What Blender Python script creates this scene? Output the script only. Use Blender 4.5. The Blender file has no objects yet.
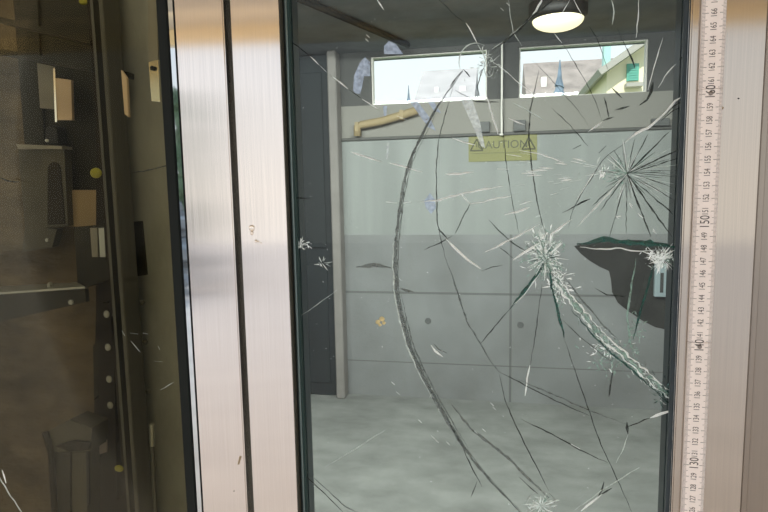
import bpy, bmesh, math, random
from mathutils import Vector, Matrix, noise
random.seed(7)
SC = bpy.context.scene
COL = SC.collection

# ---------------------------------------------------------------- camera
F = 575.0                                   # focal length in pixels at 768 x 512
dn = Vector((0.167, 8.77, 1.0)).normalized()            # world down in (right, down, forward)
ex = Vector((1.0, 0.0038, -0.2)); ex = (ex - dn*ex.dot(dn)).normalized()
ez = -dn; ey = ez.cross(ex)
CAM = Vector((0.0, -0.498, 1.531))
cd = bpy.data.cameras.new('camera'); co = bpy.data.objects.new('camera', cd); COL.objects.link(co)
cd.sensor_width = 36.0; cd.lens = 36.0*F/768.0; cd.clip_start = 0.02; cd.clip_end = 300
co.matrix_world = Matrix(((ex[0], -ex[1], -ex[2], CAM[0]), (ey[0], -ey[1], -ey[2], CAM[1]),
                          (ez[0], -ez[1], -ez[2], CAM[2]), (0, 0, 0, 1)))
SC.camera = co

def P(px, py, Y):                           # the point of the plane y = Y seen at a pixel
    c = Vector((px-384.0, py-256.0, F))
    r = Vector((ex.dot(c), ey.dot(c), ez.dot(c)))
    t = (Y-CAM[1])/r[1]
    return CAM + r*t

# ---------------------------------------------------------------- world, lights, exposure
SC.view_settings.view_transform = 'Standard'; SC.view_settings.look = 'None'
SC.view_settings.gamma = 1.0; SC.view_settings.use_curve_mapping = False
SC.view_settings.exposure = 0.0
w = bpy.data.worlds.new('sky'); SC.world = w; w.use_nodes = True
nt = w.node_tree; nt.nodes.clear()
tc = nt.nodes.new('ShaderNodeTexCoord'); sx = nt.nodes.new('ShaderNodeSeparateXYZ')
rp = nt.nodes.new('ShaderNodeValToRGB'); bg = nt.nodes.new('ShaderNodeBackground'); wo = nt.nodes.new('ShaderNodeOutputWorld')
rp.color_ramp.elements[0].position = 0.0; rp.color_ramp.elements[0].color = (0.95, 0.93, 0.90, 1)
rp.color_ramp.elements[1].position = 0.8; rp.color_ramp.elements[1].color = (0.55, 0.74, 1.0, 1)
nt.links.new(tc.outputs['Generated'], sx.inputs[0]); nt.links.new(sx.outputs[2], rp.inputs[0])
nt.links.new(rp.outputs[0], bg.inputs[0]); bg.inputs[1].default_value = 1.35
nt.links.new(bg.outputs[0], wo.inputs[0])

def light(name, kind, loc, energy, color, rot=(0, 0, 0), size=1.0, size_y=None):
    l = bpy.data.lights.new(name, kind); l.energy = energy; l.color = color
    if kind == 'AREA':
        l.shape = 'RECTANGLE'; l.size = size; l.size_y = size_y or size
    if kind == 'POINT': l.shadow_soft_size = size
    o = bpy.data.objects.new(name, l); o.location = loc; o.rotation_euler = rot; COL.objects.link(o)
    return o
sun = light('sun', 'SUN', (0, -5, 10), 4.5, (1.0, 0.93, 0.84), (math.radians(50), 0, math.radians(-14)))
sun.data.angle = 0.02
# unseen fill lights added under the ceiling to brighten the room
light('room_fill', 'AREA', (-0.5, 1.4, 2.5), 195, (0.98, 1.0, 0.97), (math.radians(32), 0, 0), 2.6, 0.2)
light('room_fill', 'AREA', (1.9, 1.2, 2.5), 12, (1.0, 0.99, 0.95), (math.radians(20), 0, 0), 1.2, 0.2)
light('shaft_fill', 'AREA', (-0.8, 0.16, 2.4), 3.2, (1.0, 0.95, 0.82), (math.radians(20), 0, 0), 0.8, 0.2)  # unseen fill light added to brighten the shaft

# warm cove lamp under the outer soffit, washing its edge board
light('soffit_lamp', 'AREA', (-.3, -2.36, 2.39), 5.5, (1.0, 0.80, 0.5), (math.radians(-90), 0, math.radians(-7)), 9.0, 0.04)

# ---------------------------------------------------------------- materials
def mat(name, col, rough=0.6, metal=0.0, spec=0.4, noise_amt=0.0, nscale=8.0, stretch=(1, 1, 1), bump=0.0, bscale=40.0, col2=None, emis=None, estr=0.0):
    m = bpy.data.materials.new(name); m.use_nodes = True
    nt = m.node_tree; b = nt.nodes['Principled BSDF']
    b.inputs['Base Color'].default_value = (*col, 1); b.inputs['Roughness'].default_value = rough
    b.inputs['Metallic'].default_value = metal; b.inputs['Specular IOR Level'].default_value = spec
    if emis:
        b.inputs['Emission Color'].default_value = (*emis, 1); b.inputs['Emission Strength'].default_value = estr
    if noise_amt or bump:
        tc = nt.nodes.new('ShaderNodeTexCoord'); mp = nt.nodes.new('ShaderNodeMapping')
        mp.inputs['Scale'].default_value = stretch
        nt.links.new(tc.outputs['Object'], mp.inputs[0])
    if noise_amt:
        n = nt.nodes.new('ShaderNodeTexNoise'); n.inputs['Scale'].default_value = nscale
        n.inputs['Detail'].default_value = 7; n.inputs['Roughness'].default_value = 0.62
        nt.links.new(mp.outputs[0], n.inputs[0])
        r = nt.nodes.new('ShaderNodeValToRGB')
        c2 = col2 or tuple(max(0, c*(1-noise_amt)) for c in col)
        r.color_ramp.elements[0].position = 0.33; r.color_ramp.elements[0].color = (*c2, 1)
        r.color_ramp.elements[1].position = 0.66; r.color_ramp.elements[1].color = (*[min(1, c*(1+noise_amt*0.5)) for c in col], 1)
        nt.links.new(n.outputs[0], r.inputs[0]); nt.links.new(r.outputs[0], b.inputs['Base Color'])
    if bump:
        n2 = nt.nodes.new('ShaderNodeTexNoise'); n2.inputs['Scale'].default_value = bscale; n2.inputs['Detail'].default_value = 6
        nt.links.new(mp.outputs[0], n2.inputs[0])
        bp = nt.nodes.new('ShaderNodeBump'); bp.inputs['Strength'].default_value = bump; bp.inputs['Distance'].default_value = 0.01
        nt.links.new(n2.outputs[0], bp.inputs['Height']); nt.links.new(bp.outputs[0], b.inputs['Normal'])
    return m

def glass_mat(name, tint, ior=1.45, gain=1.0):
    m = bpy.data.materials.new(name); m.use_nodes = True
    nt = m.node_tree; nt.nodes.clear()
    o = nt.nodes.new('ShaderNodeOutputMaterial'); mx = nt.nodes.new('ShaderNodeMixShader')
    t = nt.nodes.new('ShaderNodeBsdfTransparent'); t.inputs[0].default_value = (*tint, 1)
    g = nt.nodes.new('ShaderNodeBsdfGlossy'); g.inputs['Roughness'].default_value = 0.0
    f = nt.nodes.new('ShaderNodeFresnel'); f.inputs[0].default_value = ior
    k = nt.nodes.new('ShaderNodeMath'); k.operation = 'MULTIPLY'; k.inputs[1].default_value = gain
    nt.links.new(f.outputs[0], k.inputs[0]); nt.links.new(k.outputs[0], mx.inputs[0])
    nt.links.new(t.outputs[0], mx.inputs[1]); nt.links.new(g.outputs[0], mx.inputs[2]); nt.links.new(mx.outputs[0], o.inputs[0])
    return m

def film_mat(name, col, opacity, rough=0.4, metal=0.0):          # frosted, partly see-through glass
    m = bpy.data.materials.new(name); m.use_nodes = True
    nt = m.node_tree; b = nt.nodes['Principled BSDF']; o = nt.nodes['Material Output']
    b.inputs['Base Color'].default_value = (*col, 1); b.inputs['Roughness'].default_value = rough
    b.inputs['Metallic'].default_value = metal
    t = nt.nodes.new('ShaderNodeBsdfTransparent'); mx = nt.nodes.new('ShaderNodeMixShader')
    n = nt.nodes.new('ShaderNodeTexNoise'); n.inputs['Scale'].default_value = 260; n.inputs['Detail'].default_value = 4
    tc = nt.nodes.new('ShaderNodeTexCoord'); nt.links.new(tc.outputs['Object'], n.inputs[0])
    r = nt.nodes.new('ShaderNodeMapRange'); r.inputs[1].default_value = 0.3; r.inputs[2].default_value = 0.7
    r.inputs[3].default_value = max(0, opacity-0.22); r.inputs[4].default_value = min(1, opacity+0.22)
    nt.links.new(n.outputs[0], r.inputs[0]); nt.links.new(r.outputs[0], mx.inputs[0])
    nt.links.new(t.outputs[0], mx.inputs[1]); nt.links.new(b.outputs[0], mx.inputs[2]); nt.links.new(mx.outputs[0], o.inputs[0])
    return m

M = {}
def brushed(name, col, rough):
    m = bpy.data.materials.new(name); m.use_nodes = True
    nt = m.node_tree; b = nt.nodes['Principled BSDF']
    b.inputs['Metallic'].default_value = 1.0; b.inputs['Anisotropic'].default_value = 0.95; b.inputs['Anisotropic Rotation'].default_value = 0.0
    tc = nt.nodes.new('ShaderNodeTexCoord'); mp = nt.nodes.new('ShaderNodeMapping'); mp.inputs['Scale'].default_value = (900, 900, 9)
    n = nt.nodes.new('ShaderNodeTexNoise'); n.inputs['Scale'].default_value = 1.0; n.inputs['Detail'].default_value = 3
    nt.links.new(tc.outputs['Object'], mp.inputs[0]); nt.links.new(mp.outputs[0], n.inputs[0])
    r = nt.nodes.new('ShaderNodeValToRGB')
    r.color_ramp.elements[0].position = 0.25; r.color_ramp.elements[0].color = (*[c*0.93 for c in col], 1)
    r.color_ramp.elements[1].position = 0.75; r.color_ramp.elements[1].color = (*[min(1, c*1.05) for c in col], 1)
    nt.links.new(n.outputs[0], r.inputs[0]); nt.links.new(r.outputs[0], b.inputs['Base Color'])
    q = nt.nodes.new('ShaderNodeMapRange'); q.inputs[3].default_value = rough*0.85; q.inputs[4].default_value = rough*1.15
    nt.links.new(n.outputs[0], q.inputs[0]); nt.links.new(q.outputs[0], b.inputs['Roughness'])
    return m
M['steel'] = brushed('brushed_steel', (0.73, 0.68, 0.645), 0.12)
M['steel_warm'] = brushed('brushed_steel_warm', (0.45, 0.405, 0.355), 0.13)
M['steel_taupe'] = brushed('brushed_steel_taupe', (0.33, 0.29, 0.25), 0.4)
M['mirror'] = mat('polished_edge', (0.62, 0.66, 0.68), 0.03, 1.0)
M['gasket'] = mat('black_gasket', (0.010, 0.013, 0.012), 0.6, 0, 0.15)
M['gasket_olive'] = mat('olive_gasket', (0.06, 0.055, 0.04), 0.35)
M['seal_green'] = mat('green_glass_edge', (0.025, 0.05, 0.047), 0.5, 0, 0.2)
M['seal_bright'] = mat('bright_edge_seal', (0.50, 0.55, 0.58), 0.1, 1.0, 0.5, 0.35, 160, (1, 1, .5))
M['seal_slate'] = mat('slate_edge_seal', (0.05, 0.066, 0.075), 0.35, 0, 0.3)
M['seal_pale'] = mat('pale_glass_edge', (0.16, 0.22, 0.22), 0.12, 0.3, 0.8)
M['glass'] = glass_mat('door_glass', (0.94, 0.975, 0.962), 1.45, 0.5)
M['glass_dark'] = glass_mat('door_glass_tinted', (0.75, 0.735, 0.65), 1.45, 0.09)
M['win_glass'] = glass_mat('window_glass', (0.97, 0.98, 0.97), 1.4, 0.6)
M['c_white'] = film_mat('crack_white', (0.94, 1.0, 1.0), 1.2, 0.5, 0.0)
M['c_pale'] = film_mat('crack_pale', (0.80, 0.90, 0.87), 0.6, 0.4, 0.0)
M['c_grey'] = film_mat('crack_grey', (0.17, 0.20, 0.195), 0.62)
M['c_dark'] = film_mat('crack_dark', (0.035, 0.046, 0.043), 0.7)
M['c_teal'] = film_mat('crack_teal', (0.02, 0.10, 0.085), 0.8, 0.15)
M['c_green'] = film_mat('crack_green', (0.34, 0.52, 0.45), 0.5, 0.25, 0.0)
M['film_blue'] = film_mat('film_blue', (0.50, 0.62, 0.80), 0.5, 0.15)
M['film_pale'] = film_mat('film_pale', (0.80, 0.90, 0.92), 0.42, 0.15)
M['hair'] = film_mat('hairline', (0.5, 0.55, 0.53), 0.45)
M['ochre'] = film_mat('ochre_fleck', (0.72, 0.60, 0.30), 0.85)
M['rule'] = mat('rule_paint', (0.90, 0.82, 0.775), 0.45, 0, 0.4, 0.05, 40)
M['rule_ink'] = mat('rule_ink', (0.10, 0.085, 0.08), 0.6)
M['rule_edge'] = mat('rule_edge', (0.6, 0.5, 0.45), 0.6)
M['rivet'] = mat('rivet_steel', (0.25, 0.22, 0.20), 0.3, 1.0)
M['ceil'] = mat('ceiling_concrete', (0.19, 0.20, 0.205), 0.9, 0, 0.2, 0.25, 3, bump=0.1)
M['ceil_dark'] = mat('dark_duct', (0.008, 0.008, 0.008), 0.8, 0, 0.1)
M['dark_wall'] = mat('dark_wall_tone', (0.10, 0.10, 0.095), 0.8, 0, 0.3, 0.2, 4)
M['slate'] = mat('slate_door_paint', (0.019, 0.025, 0.027), 0.6, 0, 0.25, 0.3, 3, (1, 1, 0.3))
M['column'] = mat('column_concrete', (0.29, 0.27, 0.25), 0.85, 0, 0.3, 0.12, 6)
M['floor'] = mat('floor_concrete', (0.26, 0.268, 0.25), 0.75, 0, 0.3, 0.28, 2.6, (1, 1.6, 1), bump=0.08)
M['trim_dark'] = mat('ledge_trim', (0.10, 0.10, 0.09), 0.6)
M['frame_dark'] = mat('window_frame', (0.06, 0.062, 0.06), 0.5, 0, 0.4)
M['post_pale'] = mat('pale_post', (0.75, 0.72, 0.66), 0.4, 0)
M['box_grey'] = mat('grey_box', (0.13, 0.135, 0.13), 0.6)
M['box_pale'] = mat('pale_box', (0.36, 0.44, 0.46), 0.4)
M['patch_dark'] = mat('dark_concrete', (0.034, 0.034, 0.029), 0.8, 0, 0.3, 0.35, 9)
M['yellow'] = mat('ochre_reflection', (0.40, 0.31, 0.17), 0.6)
M['sign'] = mat('sign_yellow', (0.27, 0.265, 0.105), 0.5, 0, 0.3, 0.1, 5)
M['sign_ink'] = mat('sign_ink', (0.10, 0.10, 0.06), 0.6)
M['lamp_black'] = mat('lamp_black', (0.012, 0.012, 0.012), 0.5)
M['lamp_glow'] = mat('lamp_glow', (0.9, 0.85, 0.7), 0.4, emis=(1.0, 0.84, 0.55), estr=1.15)
M['roof_brown'] = mat('roof_tiles', (0.36, 0.30, 0.27), 0.9, 0, 0.2, 0.3, 1.4)
M['roof_grey'] = mat('roof_grey', (0.50, 0.46, 0.46), 0.9, 0, 0.2, 0.15, 1.2)
M['verge'] = mat('verge_grey', (0.42, 0.40, 0.37), 0.8)
M['cream'] = mat('cream_render', (0.98, 0.88, 0.66), 0.9, 0, 0.2)
M['white_wall'] = mat('white_render', (0.9, 0.9, 0.88), 0.9)
M['shutter'] = mat('green_shutter', (0.12, 0.42, 0.34), 0.6)
M['teal_pipe'] = mat('teal_chimney', (0.40, 0.66, 0.62), 0.6)
M['conifer'] = mat('blue_green_needles', (0.20, 0.26, 0.34), 0.9, 0, 0.1, 0.4, 6)
M['trunk'] = mat('bark', (0.12, 0.08, 0.05), 0.9)
M['leaves'] = mat('hedge_leaves', (0.13, 0.19, 0.11), 0.8, 0, 0.2, 0.5, 9)
M['paving'] = mat('pale_paving', (0.52, 0.48, 0.45), 0.9, 0, 0.2, 0.12, 3)
M['grass'] = mat('grass_ground', (0.18, 0.25, 0.10), 0.9, 0, 0.2, 0.3, 2)
M['rubble'] = mat('rubble_stone', (0.33, 0.34, 0.35), 0.85, 0, 0.2, 0.4, 6)
M['soffit'] = mat('soffit_tan', (0.74, 0.65, 0.52), 0.8, 0, 0.2, 0.08, 2)
M['gold'] = mat('soffit_edge_gold', (0.98, 0.82, 0.55), 0.6)
M['neighbour'] = mat('dark_olive_render', (0.035, 0.031, 0.02), 0.9, 0, 0.1, 0.2, 3)
M['render_wall'] = mat('outer_render', (0.45, 0.42, 0.38), 0.9, 0, 0.2, 0.1, 3)
M['shaft_stone'] = mat('shaft_stone', (0.15, 0.115, 0.068), 0.95, 0, 0.15, 0.45, 4.5, (1, 1, 1.8), bump=0.9, bscale=16, col2=(0.055, 0.045, 0.03))
M['shaft_slab'] = mat('shaft_slab', (0.40, 0.40, 0.36), 0.9, 0, 0.2, 0.25, 7, (1, 1, 0.5), bump=0.2)
M['rail_steel'] = mat('rail_steel', (0.13, 0.125, 0.105), 0.5, 0.3, 0.4, 0.3, 20, (1, 1, 0.1))
M['machine'] = mat('machine_olive', (0.036, 0.033, 0.022), 0.6, 0.2, 0.3, 0.25, 12)
M['machine_brown'] = mat('machine_brown', (0.026, 0.020, 0.013), 0.65, 0.2, 0.3, 0.35, 12)
M['bracket'] = mat('bracket_olive', (0.085, 0.077, 0.050), 0.55, 0.2, 0.4, 0.2, 14)
M['galv'] = mat('galvanised', (0.42, 0.42, 0.36), 0.35, 0.5, 0.5, 0.15, 20)
M['cardboard'] = mat('tan_board', (0.33, 0.24, 0.13), 0.9, 0, 0.2, 0.06, 8)
M['warm_plate'] = mat('warm_plate', (0.80, 0.60, 0.40), 0.5, 0, 0.3)
M['pale_plate'] = mat('pale_plate', (0.95, 0.90, 0.78), 0.12, 1.0, 0.5)
M['grey_plate'] = mat('grey_plate', (0.30, 0.28, 0.23), 0.6)
M['tag_yellow'] = mat('tag_yellow', (0.36, 0.34, 0.03), 0.5)
M['label_pink'] = mat('label_pink', (0.42, 0.33, 0.28), 0.6)
M['dent'] = mat('dent_bright', (0.88, 0.80, 0.70), 0.12, 1.0)
M['mark_brown'] = mat('mark_brown', (0.30, 0.23, 0.14), 0.7)

def wall_mat(zj, zj2, xj, zband, ztop):                     # board-marked concrete: joints and a paler upper band
    m = bpy.data.materials.new('wall_concrete'); m.use_nodes = True
    nt = m.node_tree; b = nt.nodes['Principled BSDF']; b.inputs['Roughness'].default_value = 0.85; b.inputs['Specular IOR Level'].default_value = 0.25
    N = nt.nodes.new; L = nt.links.new
    g = N('ShaderNodeNewGeometry'); s = N('ShaderNodeSeparateXYZ'); L(g.outputs['Position'], s.inputs[0])
    def noise_(scale, st, detail=6):
        mp = N('ShaderNodeMapping'); mp.inputs['Scale'].default_value = st; L(g.outputs['Position'], mp.inputs[0])
        n = N('ShaderNodeTexNoise'); n.inputs['Scale'].default_value = scale; n.inputs['Detail'].default_value = detail; L(mp.outputs[0], n.inputs[0]); return n.outputs[0]
    def math_(op, a, c):
        k = N('ShaderNodeMath'); k.operation = op
        for i, v in enumerate((a, c)):
            if isinstance(v, (int, float)): k.inputs[i].default_value = v
            else: L(v, k.inputs[i])
        return k.outputs[0]
    def mix(f, a, c):
        k = N('ShaderNodeMix'); k.data_type = 'RGBA'; L(f, k.inputs[0])
        for i, v in ((6, a), (7, c)):
            if isinstance(v, tuple): k.inputs[i].default_value = (*v, 1)
            else: L(v, k.inputs[i])
        return k.outputs[2]
    def ramp(v, p0, p1):
        k = N('ShaderNodeMapRange'); k.inputs[1].default_value = p0; k.inputs[2].default_value = p1; L(v, k.inputs[0]); return k.outputs[0]
    low = mix(ramp(noise_(2.2, (1, 1, 1)), .3, .7), (0.215, 0.219, 0.215), (0.295, 0.304, 0.301))
    low = mix(math_('MULTIPLY', ramp(noise_(9, (1, 1, 0.15)), .5, .8), .35), low, (0.22, 0.22, 0.205))
    up = mix(ramp(noise_(7, (1, 1, 0.06)), .3, .7), (0.285, 0.302, 0.288), (0.36, 0.378, 0.362))
    c = mix(math_('GREATER_THAN', s.outputs[2], zband), low, up)
    c = mix(math_('GREATER_THAN', s.outputs[2], ztop), c, (0.30, 0.29, 0.26))
    def line(ax, v, wd): return math_('LESS_THAN', math_('ABSOLUTE', math_('SUBTRACT', s.outputs[ax], v), 0), wd)
    for ax, v, wd in ((2, zj, .008), (2, zj2, .004), (0, xj, .008)):
        f = line(ax, v, wd)
        if ax == 0: f = math_('MULTIPLY', f, math_('LESS_THAN', s.outputs[2], zband))
        c = mix(math_('MULTIPLY', f, .6), c, (0.10, 0.10, 0.095))
    L(c, b.inputs['Base Color'])
    bp = N('ShaderNodeBump'); bp.inputs['Strength'].default_value = 0.15; bp.inputs['Distance'].default_value = 0.01
    L(noise_(30, (1, 1, 1)), bp.inputs['Height']); L(bp.outputs[0], b.inputs['Normal'])
    return m

# ---------------------------------------------------------------- mesh helpers
class MB:
    def __init__(s): s.bm = bmesh.new()
    def box(s, x0, x1, y0, y1, z0, z1):
        v = [s.bm.verts.new((x, y, z)) for x in (x0, x1) for y in (y0, y1) for z in (z0, z1)]
        for f in ((0, 1, 3, 2), (4, 6, 7, 5), (0, 4, 5, 1), (2, 3, 7, 6), (0, 2, 6, 4), (1, 5, 7, 3)):
            s.bm.faces.new([v[i] for i in f])
        return s
    def prism(s, pts, dvec):                          # polygon of 3D points, swept by dvec
        a = [s.bm.verts.new(p) for p in pts]; b = [s.bm.verts.new(Vector(p)+Vector(dvec)) for p in pts]
        n = len(a); s.bm.faces.new(a); s.bm.faces.new(b[::-1])
        for i in range(n): s.bm.faces.new((a[i], b[i], b[(i+1) % n], a[(i+1) % n]))
        return s
    def tube(s, pts, r, n=8):
        rings = []
        pts = [Vector(p) for p in pts]
        for i, p in enumerate(pts):
            t = (pts[min(i+1, len(pts)-1)]-pts[max(i-1, 0)]).normalized()
            u = t.cross(Vector((0, 1, 0)) if abs(t.y) < 0.9 else Vector((1, 0, 0))).normalized(); q = t.cross(u)
            rr = r[i] if isinstance(r, (list, tuple)) else r
            rings.append([s.bm.verts.new(p+(u*math.cos(2*math.pi*k/n)+q*math.sin(2*math.pi*k/n))*rr) for k in range(n)])
        for a, b in zip(rings, rings[1:]):
            for k in range(n): s.bm.faces.new((a[k], a[(k+1) % n], b[(k+1) % n], b[k]))
        s.bm.faces.new(rings[0][::-1]); s.bm.faces.new(rings[-1])
        return s
    def lathe(s, prof, c, axis='z', n=40):            # profile of (radius, height)
        rings = []
        for (r, h) in prof:
            ring = []
            for k in range(n):
                a = 2*math.pi*k/n; u, q = r*math.cos(a), r*math.sin(a)
                d = (u, q, h) if axis == 'z' else (u, h, q)
                ring.append(s.bm.verts.new(Vector(c)+Vector(d)))
            rings.append(ring)
        for a, b in zip(rings, rings[1:]):
            for k in range(n): s.bm.faces.new((a[k], a[(k+1) % n], b[(k+1) % n], b[k]))
        s.bm.faces.new(rings[0][::-1]); s.bm.faces.new(rings[-1])
        return s
    def blob(s, c, rx, ry, rz, sub=2, amp=0.0, seed=0):
        r = bmesh.ops.create_icosphere(s.bm, subdivisions=sub, radius=1.0)
        for v in r['verts']:
            k = 1+amp*noise.noise(v.co*2.3+Vector((seed, seed*1.7, 0)))
            v.co = Vector((v.co.x*rx*k, v.co.y*ry*k, v.co.z*rz*k))+Vector(c)
        return s
    def bevel(s, w, seg=2):
        bmesh.ops.bevel(s.bm, geom=s.bm.edges[:], offset=w, segments=seg, affect='EDGES', clamp_overlap=True); return s
    def build(s, name, m, parent=None, smooth=False):
        bmesh.ops.recalc_face_normals(s.bm, faces=s.bm.faces)
        me = bpy.data.meshes.new(name); s.bm.to_mesh(me); s.bm.free()
        if smooth:
            for p in me.polygons: p.use_smooth = True
        me.materials.append(m)
        o = bpy.data.objects.new(name, me); COL.objects.link(o)
        if parent is not None:
            base = parent
            off = Vector(base.location)
            if base.parent is not None: off = off+Vector(base.parent.location)
            me.transform(Matrix.Translation(-off))
            o.parent = parent
        return o

def thing(name, label, cat, loc=(0, 0, 0), group=None, kind=None):
    o = bpy.data.objects.new(name, None); COL.objects.link(o); o.location = loc; o.empty_display_size = 0.05
    tag(o, label, cat, group, kind); return o
def tag(o, label=None, cat=None, group=None, kind=None):
    if label: o['label'] = label
    if cat: o['category'] = cat
    if group: o['group'] = group
    if kind: o['kind'] = kind
    return o
def struct(o): o['kind'] = 'structure'; return o
def copy_thing(o):
    c = o.copy(); COL.objects.link(c)
    for ch in list(o.children):
        d = ch.copy(); COL.objects.link(d); d.parent = c
    return c
def text_mesh(body, size, sxx=1.0, ext=0.00005, align='CENTER'):
    cu = bpy.data.curves.new('t', 'FONT'); cu.body = body; cu.size = size; cu.extrude = ext
    cu.align_x = align; cu.align_y = 'CENTER'
    o = bpy.data.objects.new('t', cu); COL.objects.link(o)
    dg = bpy.context.evaluated_depsgraph_get(); dg.update()
    me = bpy.data.meshes.new_from_object(o.evaluated_get(dg))
    bpy.data.objects.remove(o)
    bm = bmesh.new(); bm.from_mesh(me)
    for v in bm.verts: v.co.x *= sxx
    return bm

# ---------------------------------------------------------------- setting: outside, in front of the door
YB = 3.59                                             # the concrete back wall's face
struct(MB().box(-14, 14, -16, -0.06, -0.16, -0.01).build('ground', M['paving']))
struct(MB().box(-40, 40, 3.95, 90, -0.30, 0.75).build('garden_ground', M['grass']))
def slant(x): return -2.5-.122*(x+1.6)
struct(MB().prism([(-7, .04, 2.43), (7, .04, 2.43), (7, slant(7), 2.43), (-7, slant(-7), 2.43)], (0, 0, .25)).build('soffit', M['soffit']))
struct(MB().prism([(-7, slant(-7)-.001, 2.35), (7, slant(7)-.001, 2.35), (7, slant(7)-.07, 2.35), (-7, slant(-7)-.07, 2.35)], (0, 0, .4)).build('soffit_edge', M['gold']))
# room shell
p = P(335, 393, YB)
zj = P(420, 293, YB).z; zj2 = P(400, 362, YB).z; xj = P(510.5, 330, YB).x; zband = P(500, 234.5, YB).z
M['wall'] = wall_mat(zj, zj2, xj, zband, P(500, 134, YB).z)
XL, XR, ZC = -2.9, 3.2, P(470, 45, YB).z+0.0
wl0, wl1 = P(371, 80, YB).x, P(487, 75, YB).x
wr0, wr1 = P(519, 70, YB).x, P(648, 65, YB).x
zt = P(520, 47, YB).z; zb = P(520, 98, YB).z
zledge = P(500, 134, YB).z
wb = MB()
wb.box(XL, XR, YB, YB+.09, -.1, zb)
o = struct(wb.build('wall_back', M['wall']))
wb = MB()
wb.box(XL, wl0, YB, YB+.09, zb, ZC+.2); wb.box(wl1, wr0, YB, YB+.09, zb, ZC+.2); wb.box(wr1, XR, YB, YB+.09, zb, ZC+.2)
wb.box(wl0, wl1, YB, YB+.09, zt, ZC+.2); wb.box(wr0, wr1, YB, YB+.09, zt, ZC+.2)
upper = wb.build('window_band', M['dark_wall'], o)  # backlit shade around the windows is put into this dark colour
struct(MB().box(XL-.2, XL, .72, YB+.3, -.1, ZC+.2).build('wall_left', M['dark_wall']))
struct(MB().box(XR, XR+.2, .0, YB+.3, -.1, ZC+.2).build('wall_right', M['wall']))
wf = MB(); wf.box(.33, XR, .05, .2, -.1, ZC+.2); wf.box(-.44, .33, .05, .2, 2.12, ZC+.2); wf.box(XL, -.53, .72, .84, -.1, ZC+.2)
struct(wf.build('wall_front', M['render_wall']))
struct(MB().prism([(-.262, .065, -.1), (-.29, .065, -.1), (-.56, .72, -.1), (-.53, .72, -.1)], (0, 0, ZC+.3)).build('wall_partition', M['shaft_slab']))
struct(MB().box(XL, XR, .0, YB+.1, -.12, 0).build('floor', M['floor']))
struct(MB().box(XL-.2, XR+.2, .0, YB+.3, ZC, ZC+.2).build('ceiling', M['ceil']))
struct(MB().box(-8, -.47, .72, .9, ZC+.2, 3.4).build('outer_wall', M['render_wall']))
# ledge below the windows: two thin lines
lx0, lx1 = P(420, 134, YB).x, P(682, 128, YB).x
t1 = struct(MB().box(P(342, 137, YB).x, lx1, YB-.02, YB-.0005, zledge-.010, zledge+.010).bevel(.003, 1).build('trim_1', M['trim_dark']))
# column left, slate door left
cx0, cx1 = P(333.5, 300, YB-.12).x, P(342, 300, YB-.12).x
struct(MB().box(cx0, cx1, YB-.12, YB-.001, 0, ZC-.001).bevel(.008, 1).build('trim_2', M['column']))
dx0, dx1 = cx0-.75, cx0-.004
zd = P(320, 57, YB).z
d1 = struct(MB().box(dx0, dx1, YB-.06, YB-.001, 0.004, zd).bevel(.004, 1).build('door_1', M['slate']))
MB().box(dx0+.06, dx1-.05, YB-.075, YB-.061, .1, 1.0).bevel(.006, 1).build('door_panel', M['slate'], d1)
MB().box(dx0+.06, dx1-.05, YB-.075, YB-.061, 1.12, zd-.12).bevel(.006, 1).build('door_panel', M['slate'], d1)
# diagonal duct on the ceiling
def on_ceiling(px, py, z):
    c = Vector((px-384.0, py-256.0, F)); r = Vector((ex.dot(c), ey.dot(c), ez.dot(c)))
    return CAM + r*((z-CAM.z)/r.z)
a, b = on_ceiling(296, -3, ZC-.02), on_ceiling(408, 45, ZC-.02)
o = MB().tube([a, b], .019, 10).build('ceiling_conduit', M['ceil_dark'], None, True)
tag(o, 'dark round conduit running diagonally across the ceiling towards the left window', 'conduit')
# windows
def window(n, x0, x1, name):
    f = MB(); t = .010
    y0, y1 = YB+.02, YB+.07
    f.box(x0, x0+t, y0, y1, zb, zt); f.box(x1-t, x1, y0, y1, zb, zt); f.box(x0+t, x1-t, y0, y1, zb, zb+t*.7); f.box(x0+t, x1-t, y0, y1, zt-t*.6, zt)
    o = struct(f.build('window_%d' % n, M['post_pale']))
    MB().box(x0+t, x1-t, y0+.02, y0+.026, zb+t*.7, zt-t*.6).build('pane', M['win_glass'], o)
    return o
window(1, wl0, wl1, 'left'); window(2, wr0, wr1, 'right')
a = P(502, 47, YB-.03); b = P(502, 133, YB-.03)
o = MB().box(a.x-.007, a.x+.007, YB-.045, YB-.0205, b.z-.005, a.z+.02).bevel(.003, 1).build('post', M['post_pale'])
MB().box(a.x-.014, a.x+.014, YB-.05, YB-.0205, b.z-.016, b.z-.005).build('foot_plate', M['post_pale'], o)
tag(o, 'thin pale upright post between the two high windows', 'post')
# dark patch on the wall
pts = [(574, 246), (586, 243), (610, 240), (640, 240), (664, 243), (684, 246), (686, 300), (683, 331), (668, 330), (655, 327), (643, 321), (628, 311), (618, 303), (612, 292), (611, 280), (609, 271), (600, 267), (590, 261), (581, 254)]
struct(MB().prism([P(x, y, YB-.0005) for x, y in pts], (0, -.003, 0)).build('trim_3', M['patch_dark']))
bpy.data.objects['trim_3'].name = 'dark_patch'
# formwork tie holes
for (px, py) in ((428, 321), (520.5, 325)):
    c = P(px, py, YB)
    o = MB().lathe([(.012, .001), (.012, -.004), (.021, -.004), (.023, -.0005)], (c.x, YB, c.z), 'y', 20).build('tie_hole', M['box_grey'], bpy.data.objects['wall_back'])

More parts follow.
